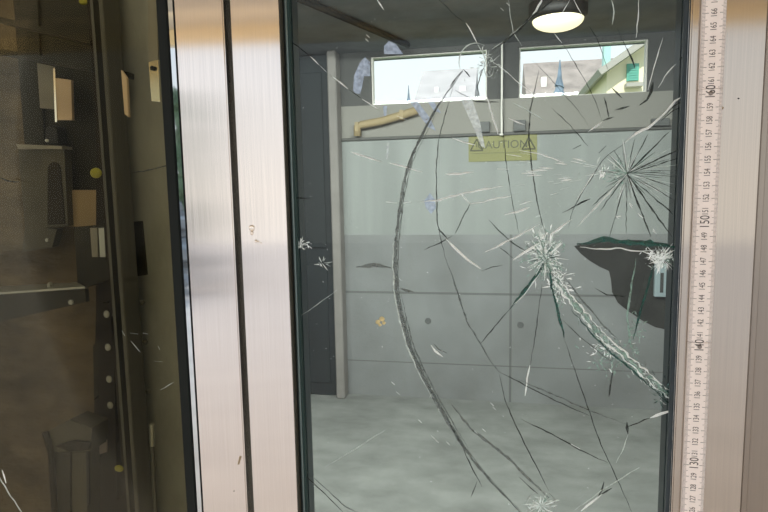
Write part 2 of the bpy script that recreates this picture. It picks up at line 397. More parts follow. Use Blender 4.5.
# ---------------------------------------------------------------- things in the room
# ceiling lamp
c = on_ceiling(558, 12, ZC-.05)
t = thing('ceiling_lamp', 'round black bulkhead lamp glowing warm on the dark ceiling', 'lamp', (c.x, c.y, ZC))
R = .135
MB().lathe([(R*.92, 0), (R*1.12, -.005), (R*1.12, -.075), (R*1.02, -.09)], (c.x, c.y, ZC-.0005), 'z', 48).build('base', M['lamp_black'], t, True)
MB().lathe([(R*.98*math.cos(k*math.pi/16), -.0905-.055*math.sin(k*math.pi/16)) for k in range(8)]+[(.004, -.1455)], (c.x, c.y, ZC), 'z', 48).build('lamp_shade', M['lamp_glow'], t, True)
# caution sign
s0, s1 = P(468.5, 136, YB-.01), P(537, 160, YB-.01)
o = thing('caution_sign', 'yellow rectangular caution sign on the concrete wall below the windows', 'sign', ((s0.x+s1.x)/2, YB-.004, s1.z))
W, H = s1.x-s0.x, s0.z-s1.z; xc, zc = (s0.x+s1.x)/2, (s0.z+s1.z)/2
MB().box(s0.x, s1.x, YB-.006, YB-.0005, s1.z, s0.z).build('board', M['sign'], o)
bm = text_mesh('CAUTION', .075, 1.0, .0004)
for v in bm.verts: v.co = Vector((xc+v.co.x, YB-.0064-v.co.z, zc+H*.12+v.co.y))
q = MB(); q.bm.free(); q.bm = bm; q.build('lettering', M['sign_ink'], o)
for sgn in (-1, 1):
    bx = xc+sgn*W*.38
    q = MB(); r = .045
    tri = [(0, r), (-r*.95, -r*.75), (r*.95, -r*.75)]
    for i in range(3):
        a, b = tri[i], tri[(i+1) % 3]
        q.tube([(bx+a[0], YB-.0065, zc+H*.12+a[1]), (bx+b[0], YB-.0065, zc+H*.12+b[1])], .005, 6)
    q.box(bx-.003, bx+.003, YB-.0068, YB-.0062, zc+H*.12-.012, zc+H*.12+.02)
    q.build('warning_triangle', M['sign_ink'], o)
MB().box(s0.x+.02, s1.x-.02, YB-.0066, YB-.0061, zc-H*.19, zc-H*.175).build('rule_line', M['sign_ink'], o)
# grey boxes on the wall band below the windows
for i, (px, py, ww, hh, lab) in enumerate(((485, 127.5, 10, 10, 'small grey vent box below the left window beside the pale post'),
                                       (519.5, 126.5, 12, 11, 'small grey vent box below the left end of the right window'),
                                       (659, 125, 17, 11, 'wide grey vent box below the wall at right of the right window'))):
    c0, c1 = P(px-ww/2, py-hh/2, YB), P(px+ww/2, py+hh/2, YB)
    t = thing('vent_box', lab, 'vent box', ((c0.x+c1.x)/2, YB, c1.z), 'grey vent boxes below the windows')
    zb_ = max(c1.z, zledge+.0105)
    MB().box(c0.x, c1.x, YB-.05, YB-.0005, zb_, c0.z).bevel(.004, 1).build('housing', M['box_grey'], t)
    MB().box(c0.x+.012, c1.x-.012, YB-.054, YB-.0505, zb_+.012, c0.z-.012).build('cover', M['box_grey'], t)
# pale box at right in the dark patch, a reflection put in as a solid
c0, c1 = P(654, 263, YB), P(667, 296, YB)
t = thing('reflection_box', 'pale blue upright box standing in for a reflection on the dark patch', 'reflection', ((c0.x+c1.x)/2, YB, c1.z))
MB().box(c0.x, c1.x, YB-.04, YB-.0036, c1.z, c0.z).bevel(.004, 1).build('housing', M['box_pale'], t)
xm = (c0.x+c1.x)/2
MB().box(xm-.012, xm+.008, YB-.044, YB-.0405, c1.z+.03, c0.z-.06).build('slot', M['frame_dark'], t)
# ochre L-shaped reflection, put in as a solid tube
q = MB(); 
pts = [P(357.5, 136, YB-.05), P(357.5, 127, YB-.05), P(361, 125, YB-.05), P(382, 121, YB-.05), P(402, 115, YB-.05), P(418, 110, YB-.05)]
o = q.tube(pts, .028, 10).build('reflection_tube', M['yellow'], None, True)
tag(o, 'bent ochre tube standing in for a reflection below the left window', 'pipe')
for pp in (pts[1], pts[4]):
    MB().box(pp.x-.012, pp.x+.012, YB-.082, YB-.0005, pp.z-.031, pp.z+.031).build('tube_clip', M['yellow'], o)

# ---------------------------------------------------------------- houses and trees seen through the windows
def house_gable(Y):
    a = P(607, 72, Y); apx = P(676, 24, Y)
    g = .74
    t = thing('house', 'cream gabled house with a green shutter seen through the right window', 'house', (apx.x, Y, g))
    xr = 2*apx.x-a.x
    MB().prism([(a.x, Y, g), (a.x, Y, a.z), (apx.x, Y, apx.z), (xr, Y, a.z), (xr, Y, g)], (0, 5, 0)).build('wall', M['cream'], t)
    d = (apx-a); n = Vector((-d.z, 0, d.x)).normalized()*.13
    e0 = a-d*.13
    MB().prism([e0-Vector((0, .4, 0)), apx-Vector((0, .4, 0)), apx+n-Vector((0, .4, 0)), e0+n-Vector((0, .4, 0))], (0, 5.6, 0)).build('roof', M['verge'], t)
    e1 = Vector((2*apx.x-e0.x, 0, e0.z)); n2 = Vector((-n.x, 0, n.z)); Yo = Y-.4
    MB().prism([(e1.x, Yo, e1.z), (apx.x, Yo, apx.z), (apx.x+n2.x, Yo, apx.z+n2.z), (e1.x+n2.x, Yo, e1.z+n2.z)], (0, 5.6, 0)).build('roof', M['verge'], t)
    c0, c1 = P(627, 64, Y-.05), P(638.5, 80.5, Y-.05)
    sh = MB().box(c0.x, c1.x, Y-.07, Y-.001, c1.z, c0.z).build('shutter', M['shutter'], t)
    q = MB(); nb = 7
    for k in range(nb):
        z = c1.z+(c0.z-c1.z)*(k+.5)/nb; q.box(c0.x+.04, c1.x-.04, Y-.09, Y-.071, z-.02, z+.02)
    q.build('louvres', M['shutter'], sh)
    c0, c1 = P(625, 84, Y-.1), P(641.5, 87, Y-.1)
    MB().box(c0.x, c1.x, Y-.25, Y-.001, c1.z, c0.z).build('window_box', M['verge'], t)
house_gable(13.0)
def house_eaves(px0, px1, ytop, ybot, Y, label, roofm, wallm, chim):
    e0, e1 = P(px0, ybot, Y), P(px1, ybot, Y); rid = P((px0+px1)/2, ytop, Y+3.5)
    g = .74
    t = thing('house', label, 'house', ((e0.x+e1.x)/2, Y, g))
    MB().box(e0.x+.3, e1.x-.3, Y+.4, Y+6.6, g, e0.z+.05).build('wall', wallm, t)
    q = MB(); q.prism([(e0.x, Y, e0.z), (e0.x, Y+3.5, rid.z), (e0.x, Y+7, e0.z), (e0.x, Y+7, e0.z-.2), (e0.x, Y, e0.z-.2)], (e1.x-e0.x, 0, 0)).build('roof', roofm, t)
    for (px, y0, y1, ww, m) in chim:
        c0, c1 = P(px-ww/2, y0, Y+1.5), P(px+ww/2, y1, Y+1.5)
        MB().box(c0.x, c1.x, Y+1.3, Y+1.7, c1.z-.4, c0.z).build('chimney', m, t)
    return t
house_eaves(527, 640, 60, 104, 20.0, 'wide house with a brown tiled roof behind the spruce', M['roof_brown'], M['white_wall'], ((606.5, 38, 62, 6, M['teal_pipe']), (543.5, 78, 92, 5, M['white_wall'])))
house_eaves(412, 474, 70, 108, 22.0, 'pale grey roofed house seen through the left window', M['roof_grey'], M['white_wall'], ((437, 88, 98, 4, M['white_wall']), (463, 87, 98, 6, M['white_wall'])))
def spruce(px, ytop, Y, wpx, label):
    top = P(px, ytop, Y); g = .74
    t = thing('spruce_tree', label, 'tree', (top.x, Y, g))
    MB().tube([(top.x, Y, g), (top.x, Y, top.z-.5)], [.14, .05], 8).build('trunk', M['trunk'], t)
    q = MB(); half = (P(px+wpx/2, ytop+34, Y).x-P(px-wpx/2, ytop+34, Y).x)/2
    hgt = top.z-(g+.7); n = 12
    for k in range(n):
        f0 = k/n; zt_ = top.z-hgt*f0; r = .04+.21*hgt*f0
        q.lathe([(r*1.05, -hgt/n*1.5), (r*.55, -hgt/n*.6), (.01, 0)], (top.x, Y, zt_), 'z', 14)
    o = q.build('foliage', M['conifer'], t)
    for v in o.data.vertices:
        d = noise.noise(v.co*3.1)*.10; v.co.x *= 1+d*2; v.co.y *= 1+d*2; v.co.z += d
    return t
spruce(560, 60, 11.5, 16, 'blue green spruce standing before the brown tiled roof')
spruce(408.5, 86, 20.0, 8, 'tiny spruce left of the pale grey roofed house')

# ---------------------------------------------------------------- outside behind the viewer, seen only as reflections
x, y = -5.32, -8.8
t = thing('columnar_tree', 'slim green columnar tree mirrored in the polished door edge', 'tree', (x, y, -.01))
MB().tube([(x, y, -.01), (x, y, 1.2)], .06, 8).build('trunk', M['trunk'], t)
q = MB()
for k in range(9): q.blob((x+.1*math.sin(k*2.1), y+.1*math.cos(k*1.7), .9+k*.27), .24, .24, .26, 3, .5, k)
q.build('foliage', M['leaves'], t)
q = MB()
for k in range(60):
    r_ = random.uniform(.07, .2); h = random.random()
    q.blob((-5.0+random.uniform(-.7, .7)*(1.1-h), -7.6+random.uniform(-.5, .5)*(1.1-h), .1+1.25*h), r_*1.2, r_, r_*.8, 1, .6, k)
o = q.build('rubble_heap', M['rubble']); tag(o, 'heap of broken grey stones mirrored in the polished door edge', 'rubble', None, 'stuff')

# ---------------------------------------------------------------- the lift shaft behind the left door
YS = .66
q = MB(); nx, nz = 46, 64
x0, x1, z0, z1 = -1.9, -.545, .2, 2.6
grid = [[q.bm.verts.new((x0+(x1-x0)*i/nx, YS-.018*noise.fractal(Vector((i*.13, j*.11, 3.1)), 1.0, 2.0, 4), z0+(z1-z0)*j/nz)) for j in range(nz+1)] for i in range(nx+1)]
for i in range(nx):
    for j in range(nz): q.bm.faces.new((grid[i][j], grid[i+1][j], grid[i+1][j+1], grid[i][j+1]))
struct(q.build('wall_shaft', M['shaft_stone'], None, True))
struct(MB().box(-2.0, -1.9, .0, .72, -.1, 2.8).build('wall_shaft_side', M['shaft_stone']))
struct(MB().box(-2.0, -.5, .0, .719, 2.6, 2.8).build('ceiling_shaft', M['shaft_slab']))
struct(MB().box(-2.0, -.56, .065, .719, .001, .2).build('floor_shaft', M['shaft_slab']))
# pale slab at the right of the shaft
def rect_px(x0, y0, x1, y1, Y): 
    a, b = P(x0, y0, Y), P(x1, y1, Y); return a.x, b.x, b.z, a.z
xa, xb = P(131, 256, .56).x, -.515
struct(MB().box(xa, xb, .56, .635, .2, 2.6).bevel(.003, 1).build('trim_4', M['shaft_slab']))
def plate(poly, Y, th): return MB().prism([P(x, y, Y) for x, y in poly], (0, th, 0))
# guide rail: base plate, rail head
Yr = .50
gx = P(116, 256, Yr).x
t = thing('guide_rail', 'tall grey steel guide rail running up the dark shaft', 'rail', (gx, Yr, .2))
MB().box(gx-.045, P(133, 256, Yr+.03).x, Yr+.03, Yr+.04, .2, 2.599).build('flange', M['machine_brown'], t)
bx = P(118.5, 256, Yr-.02).x
MB().box(bx-.005, bx+.005, Yr-.02, Yr+.0295, .2, 2.599).bevel(.002, 1).build('blade', M['rail_steel'], t)
bx2 = P(110, 256, Yr-.005).x
MB().box(bx2-.003, bx2+.003, Yr-.005, Yr+.0295, .2, 2.599).build('side_strip', M['rail_steel'], t)
zs = [P(120, yy, Yr).z for yy in (305, 318, 345, 372, 395, 412)]
for k, z in enumerate(zs[::1]):
    sgn = -1 if k % 2 else 1
    MB().lathe([(.006, 0), (.006, -.004), (.003, -.006)], (gx+sgn*.032, Yr+.0295, z), 'y', 6).build('bolt', M['rail_steel'], t)
# wide dark post at the left
t = tag(plate([(11, -30), (36, -30), (44, 150), (25, 150)], .624, .006).build('upright_beam', M['machine']), 'dark flat upright beam against the stone at far left', 'beam')
# dark backing panel behind the rail
o = plate([(96, -25), (131, -25), (136, 225), (140, 560), (92, 560), (96, 300)], .575, .02).build('rail_backing', M['machine_brown'])
tag(o, 'dark brown backing board behind the guide rail', 'board')
# header beams
for k, (pl, lab) in enumerate((([(-20, 12), (96, 40), (96, 46), (-20, 18)], 'upper thin dark beam crossing the top of the shaft'), ([(-20, 45), (128, 72), (128, 78), (-20, 51)], 'lower thin dark beam crossing the shaft below the upper one'))):
    tag(plate(pl, .53, .02).build('cross_beam', M['machine']), lab, 'beam', 'cross beams at the top of the shaft')
# upper plates; the panel's lit look is put into its plate colours
o = plate([(37, -20), (94, -20), (97, 190), (45, 190)], .632, .006).build('cover_board', M['machine']); tag(o, 'large dark board high between the beam and the rail', 'board')
t = thing('lit_panel', 'panel of one grey and one warm plate coloured as lit high on the dark board', 'panel', P(55, 118, .59))
plate([(37, 63), (52.5, 66), (54, 109), (40, 108)], .592, .007).build('grey_plate', M['grey_plate'], t)
plate([(56, 78), (71, 80), (72, 120), (57.5, 120)], .592, .007).build('warm_plate', M['warm_plate'], t)
plate([(53, 68), (55, 68), (57, 122), (55, 122)], .590, .007).build('edge_strip', M['pale_plate'], t)
o = plate([(121, 70), (126.5, 78), (128.5, 117), (124.5, 114)], .47, .006).build('warm_strip', M['warm_plate']); tag(o, 'narrow pale warm strip high beside the guide rail', 'strip')
Ys = .43
t = thing('reflector_strip', 'bright pale metal strip hanging before the grey slab', 'strip', P(154, 102, Ys))
plate([(148.5, 62), (158, 60), (160, 102), (151.5, 101)], Ys, .004).build('plate', M['pale_plate'], t)
plate([(147.5, -20), (156.5, -20), (158, 60), (148.5, 62)], Ys, .004).build('upper_plate', M['grey_plate'], t)
c = P(153.5, 68.5, Ys); MB().lathe([(.004, 0), (.004, -.004)], (c.x, Ys-.0003, c.z), 'y', 14).build('screw', M['lamp_black'], t)
# arched bracket
Yk = .60
t = thing('arched_bracket', 'olive bracket box with an arched slot and flared foot', 'bracket', P(45, 252, Yk))
plate([(18, 147), (42, 146), (44, 228), (57, 229), (52, 247), (22, 252), (25, 228)], Yk, .02).build('side_plate', M['bracket'], t)
plate([(42, 146), (64, 148), (68, 226), (44, 228)], Yk-.012, .02).build('face_plate', M['bracket'], t)
plate([(16, 144), (62, 146), (62, 149), (18, 149)], Yk-.02, .03).build('top_flange', M['grey_plate'], t)
pts = [(47.5, 225)]+[(47.6+6.4-6.4*math.cos(k*math.pi/10), 170-8*math.sin(k*math.pi/10)) for k in range(11)]+[(65, 224)]
plate(pts, Yk-.014, .0015).build('arched_slot', M['machine_brown'], t)
c = P(48, 240, Yk); MB().lathe([(.004, 0), (.004, -.004)], (c.x, Yk-.0005, c.z), 'y', 10).build('bolt', M['galv'], t)
t = thing('rubber_knob', 'black rounded knob standing on top of the arched bracket', 'knob', P(50, 144, Yk-.0))
plate([(44, 144.3), (45, 132), (47, 127), (50, 125), (54, 126), (57, 130), (58, 144.3)], Yk, .03).bevel(.002, 1).build('body', M['lamp_black'], t)
c = P(45.5, 140.5, Yk-.01); MB().blob((c.x, Yk-.006, c.z), .003, .005, .0035, 2).build('bright_screw', M['white_wall'], t)
# tan board, dark plate
o = plate([(68, 190), (96, 190), (98, 226.5), (69, 226.5)], .605, .02).build('tan_board', M['cardboard']); tag(o, 'plain tan board on the wall right of the arched bracket', 'board')
t = thing('control_plate', 'dark olive plate crossing behind the rail with a pale strip', 'plate', P(105, 290, .56))
plate([(74, 227), (141, 221), (146, 275), (105, 281), (78, 290)], .553, .02).build('plate', M['machine'], t)
plate([(90, 228), (97, 228), (98, 257), (92, 257)], .545, .0075).build('grey_strip', M['grey_plate'], t)
plate([(98.5, 228), (104, 228), (105.5, 257), (100, 257)], .542, .0105).build('pale_strip', M['galv'], t)
# slanted shelf bracket
t = thing('shelf_bracket', 'slanted dark angle bracket with a pale top shelf at far left', 'bracket', P(30, 320, .45))
plate([(-30, 297), (85, 289), (86, 302), (60, 308), (-30, 329)], .45, .01).build('front_flange', M['machine'], t)
a = [P(-30, 296.5, .449), P(85, 288.5, .449)]
MB().prism([a[0], a[1], P(77, 284, .6), P(-30, 290, .6)], (0, 0, .004)).build('top_flange', M['galv'], t)
c = P(50, 283.2, .5); MB().lathe([(.006, 0), (.006, .008), (.003, .012)], (c.x, .5, P(50, 288.0, .5).z), 'z', 6).build('bolt', M['galv'], t)
for px in (72,): 
    c = P(px, 306-4, .45); MB().lathe([(.005, 0), (.005, -.004)], (c.x, .4495, c.z), 'y', 6).build('bolt', M['galv'], t)
# lower dark mechanism beside the rail
t = thing('lower_mechanism', 'tall dark brown mechanism low on the left of the rail', 'mechanism', P(110, 440, .53))
plate([(101, 303), (113, 303), (117, 500), (96, 470)], .53, .03).build('body', M['machine_brown'], t)
plate([(93, 345), (100.5, 340), (98, 395), (94, 400)], .535, .02).build('side_lobe', M['machine'], t)
for yy in (314, 347, 379, 405):
    c = P(107+(yy-314)*.04, yy, .53); MB().blob((c.x, .5285, c.z), .007, .003, .008, 2).build('bolt', M['galv'], t)
o = plate([(97, 446), (106, 440), (106.5, 452), (98, 455)], .525, .004).build('pink_label', M['label_pink']); tag(o, 'small pale pink label at the foot of the dark mechanism', 'label')
for i, (px, py, rx, rz, Y, lab) in enumerate(((84, 1, 6, 4, .595, 'yellow tag high at the top edge beside the beams'), (96, 173, 7, 5.5, .50, 'round yellow tag beside the arched bracket'), (119, 468.5, 5.5, 4, .49, 'yellow tag low beside the guide rail'))):
    c = P(px, py, Y); s = (Y-CAM.y)/F*1.05
    o = MB().blob((c.x, Y, c.z), rx*s, .004, rz*s, 3).build('yellow_tag', M['tag_yellow'], None, True); tag(o, lab, 'tag', 'yellow tags in the shaft')
# box bracket at the bottom
t = thing('box_bracket', 'grey green box bracket with a dark slot at the bottom', 'bracket', P(66, 560, .48))
plate([(46, 432), (70, 420), (92, 428), (90, 452), (52, 452)], .475, .05).build('top_plate', M['bracket'], t)
plate([(54, 452.5), (70, 452.5), (70, 560), (60, 560)], .475, .04).build('left_plate', M['machine'], t)
plate([(70, 452.5), (86, 452.5), (88, 560), (70, 560)], .48, .04).build('face_plate', M['bracket'], t)
plate([(56, 446), (72, 441), (90, 443), (88, 450), (70, 452)], .468, .006).build('dark_lip', M['machine_brown'], t)
plate([(86, 452), (88.5, 452), (89, 505), (87, 505)], .47, .004).build('slot', M['lamp_black'], t)
MB().tube([P(45, 432, .47), P(51, 452, .47), P(54, 500, .47), (P(57, 560, .47))], .006, 8).build('edge_bar', M['machine_brown'], t)
# thin rod right
o = MB().tube([P(152, 424, .50), P(152.5, 446, .50)], .005, 8).build('thin_rod', M['galv']); 
MB().tube([P(152.5, 447, .50), P(158, 560, .50)], .004, 8).build('lower_rod', M['rail_steel'], o)
tag(o, 'thin pale rod low before the grey slab', 'rod')

# ---------------------------------------------------------------- the door leaves and jamb
ZT, ZB = 2.08, .02
xs = dict(l0=-.2912, l1=-.2430, r0=-.2362, r1=-.1893, j0=.1442, j1=.1972)
YG = .012                                             # front of the glass
t = thing('glass_door', 'left glass door leaf with intact tinted glass before the dark shaft', 'door', (-.6, 0, ZB))
MB().box(xs['l0'], xs['l1'], 0, .04, ZB, ZT).bevel(.0012, 2).build('stile', M['steel'], t)
# strips between the glass and the stile
e = lambda px, y=256, Y=YG: P(px, y, Y).x
MB().box(e(185.8), xs['l0']-.0006, .006, .03, ZB, ZT).build('polished_edge', M['mirror'], t)
MB().box(e(175.5), e(185.8)-.0004, .004, .034, ZB, ZT).bevel(.001, 1).build('gasket', M['gasket'], t)
MB().box(-1.1, e(175.5)-.0004, YG, YG+.008, ZB, ZT).build('glass_pane', M['glass_dark'], t)
MB().box(xs['l0']-.0006, xs['l0']-.0001, -.0005, .03, ZB, ZT).build('edge_line', M['gasket'], t)
lpane = bpy.data.objects['glass_pane']
LEFT = t
t = thing('glass_door', 'right glass door leaf with shattered cracked glass beside the folding rule', 'door', (0, 0, ZB))
RIGHT = t
MB().box(xs['r0'], xs['r1'], 0, .04, ZB, ZT).bevel(.0012, 2).build('stile', M['steel'], t)
MB().box(xs['r1']+.0001, e(293.2), -.001, .03, ZB, ZT).build('gasket', M['gasket_olive'], t)
MB().box(e(293.2)+.0001, e(295.4), .006, .0118, ZB, ZT).build('gasket', M['gasket'], t)
MB().box(e(295.4)+.0001, e(297.4), .007, .0118, ZB, ZT).build('edge_seal', M['seal_pale'], t)
MB().box(e(297.4)+.0001, e(299.5), .008, .0118, ZB, ZT).build('edge_seal', M['seal_green'], t)
xg0, xg1 = e(299.5), e(673.5)
pane = MB().box(e(294), e(679), YG, YG+.008, ZB, ZT).build('glass_pane', M['glass'], t)
MB().box(xg1+.0001, e(678.5), .008, .0118, ZB, ZT).build('edge_seal', M['seal_slate'], t)
MB().box(e(678.5)+.0001, xs['j0']-.0002, .005, .0118, ZB, ZT).build('edge_seal', M['seal_bright'], t)
MB().box(xs['r1']+.0002, e(297.5), YG+.0085, .036, ZB, ZT).build('back_gasket', M['seal_slate'], t)
MB().box(e(675.5), xs['j0']-.0002, YG+.0085, .036, ZB, ZT).build('back_gasket', M['seal_slate'], t)
# dent and marks on the stiles
st = [c for c in RIGHT.children if c.name.startswith('stile')][0]
st2 = [c for c in LEFT.children if c.name.startswith('stile')][0]
q = MB()
for (px, py, r) in ((252, 228, .0028), (252, 233, .0016), (256, 241, .0014), (258.5, 241.5, .0008), (261, 243, .0006)):
    c = P(px, py, 0); q.blob((c.x, -.0002, c.z), r, .0009, r*1.1, 2, .3, px)
q.build('dent', M['dent'], st, True)
c = P(239, 459, 0); MB().prism([P(237.5, 464.5, -.0004), P(239, 464.5, -.0004), P(241.5, 456.5, -.0004), P(239.5, 456, -.0004)], (0, .0005, 0)).build('scuff', M['mark_brown'], st2)
c = P(234, 491, 0); MB().blob((c.x, -.0002, c.z), .0006, .0004, .0005, 1).build('speck', M['gasket'], st2)
# right jamb
j = MB().box(xs['j0'], xs['j1'], 0, .034, ZB, ZT).bevel(.0012, 2).build('trim_5', M['steel_warm']); struct(j)
c = P(722.5, 108, 0); MB().blob((c.x, -.0001, c.z), .0009, .0004, .0012, 1).build('speck', M['mark_brown'], j)
c = P(738.5, 98.5, 0); MB().blob((c.x, -.0001, c.z), .0008, .0004, .0006, 1).build('speck', M['gasket'], j)
j2 = struct(MB().box(xs['j1']+.0008, xs['j1']+.0062, .003, .06, ZB, ZT).bevel(.001, 1).build('trim_6', M['steel_taupe']))
j3 = struct(MB().box(xs['j1']+.0066, .36, .006, .05, ZB, ZT).build('trim_7', M['steel_taupe']))
struct(MB().box(xs['l1']+.0005, xs['r0']-.0005, .045, .06, ZB, ZT).build('trim_8', M['gasket']))
struct(MB().box(-1.2, .36, -.02, .06, ZT+.002, ZT+.12).build('trim_9', M['steel']))
struct(MB().box(-1.2, .36, -.03, .06, -.01, ZB-.002).build('trim_10', M['steel']))

# ---------------------------------------------------------------- folding rule
yr0, yr1 = -.0036, -.0002
rx0 = (P(703, 0, yr0).x+P(681, 512, yr0).x)/2; rx1 = (P(725.5, 0, yr0).x+P(705, 512, yr0).x)/2
t = thing('folding_rule', 'pale pinkish folding rule standing upright against the right steel jamb', 'ruler', ((rx0+rx1)/2, -.003, 1.2))
for k, (z0, z1, y0, y1) in enumerate(((1.176, 1.4039, yr0, yr1), (1.4041, 1.6039, yr0, yr1), (1.6041, 1.80, yr0, yr1))):
    MB().box(rx0, rx1, y0, y1, z0, z1).bevel(.0004, 1).build('blade', M['rule'], t)
q = MB(); yf = yr0-.00006
for mm in range(1178, 1799):
    z = mm/1000
    ln = .0046 if mm % 10 == 0 else (.0036 if mm % 5 == 0 else .0023)
    th = .00013 if mm % 10 else .00018
    q.box(rx0+.0001, rx0+.0001+ln, yf, yf+.0001, z-th, z+th); q.box(rx1-.0001-ln, rx1-.0001, yf, yf+.0001, z-th, z+th)
tk = q.build('graduation_marks', M['rule_ink'], t)
for n in range(118, 180):
    big = n % 10 == 0
    bm = text_mesh(str(n), .0098 if big else .0063, .72 if big else .70, .00005)
    zc = n/100+(.0015 if big else 0)
    for v in bm.verts: v.co = Vector(((rx0+rx1)/2-v.co.y, yf-v.co.z, zc+v.co.x))
    q = MB(); q.bm.free(); q.bm = bm
    if 124 <= n <= 169: q.build('numeral', M['rule_ink'], t)
    else: q.bm.free()
for z in (1.3985+.002, 1.5985+.002):
    MB().lathe([(.0017, 0), (.0016, -.0005), (.0009, -.0009)], ((rx0+rx1)/2, yr0, z), 'y', 16).build('rivet', M['rivet'], t, True)

# ---------------------------------------------------------------- cracks in the right pane
def resample(pts, step=5.0, jit=0.5):
    out = [Vector((*pts[0], 0))]
    for a, b in zip(pts, pts[1:]):
        a, b = Vector((*a, 0)), Vector((*b, 0)); L = (b-a).length; n = max(1, int(L/step))
        d = (b-a)/max(L, 1e-6); pr = Vector((-d.y, d.x, 0))
        for k in range(1, n+1):
            f = k/n; j = random.uniform(-jit, jit) if k < n else 0
            out.append(a.lerp(b, f)+pr*j)
    return out
def crack_geom(q, pts, wd, y, jit=.45, taper=True, rough=.35, step=5.0):
    ps = resample(pts, step, jit); n = len(ps); rings = []
    for i, p in enumerate(ps):
        d = (ps[min(i+1, n-1)]-ps[max(i-1, 0)]); d.normalize(); pr = Vector((-d.y, d.x, 0))
        f = i/(n-1)
        ww = wd*(1+random.uniform(-rough, rough))*.5
        if taper: ww *= min(1, .25+3.2*min(f, 1-f))
        l, r = p+pr*ww, p-pr*ww
        L, Rr, Cc = P(l.x, l.y, y), P(r.x, r.y, y), P(p.x, p.y, y)
        dy = min(.0011, ww*.0009+.0002)
        rings.append([q.bm.verts.new(L), q.bm.verts.new(Cc-Vector((0, dy, 0))), q.bm.verts.new(Rr), q.bm.verts.new(Cc+Vector((0, dy, 0)))])
    for a, b in zip(rings, rings[1:]):
        for k in range(4): q.bm.faces.new((a[k], a[(k+1) % 4], b[(k+1) % 4], b[k]))
    q.bm.faces.new(rings[0]); q.bm.faces.new(rings[-1][::-1])
YC = YG-.0013
def crack(m, wd, *pts, name='crack', parent=None, **kw):
    q = MB(); crack_geom(q, list(pts), wd, YC-random.uniform(0, .0006), **kw)
    return q.build(name, M[m], parent or pane)
W_, D_, G_, T_, PL, GR = 'c_white', 'c_dark', 'c_grey', 'c_teal', 'c_pale', 'c_green'
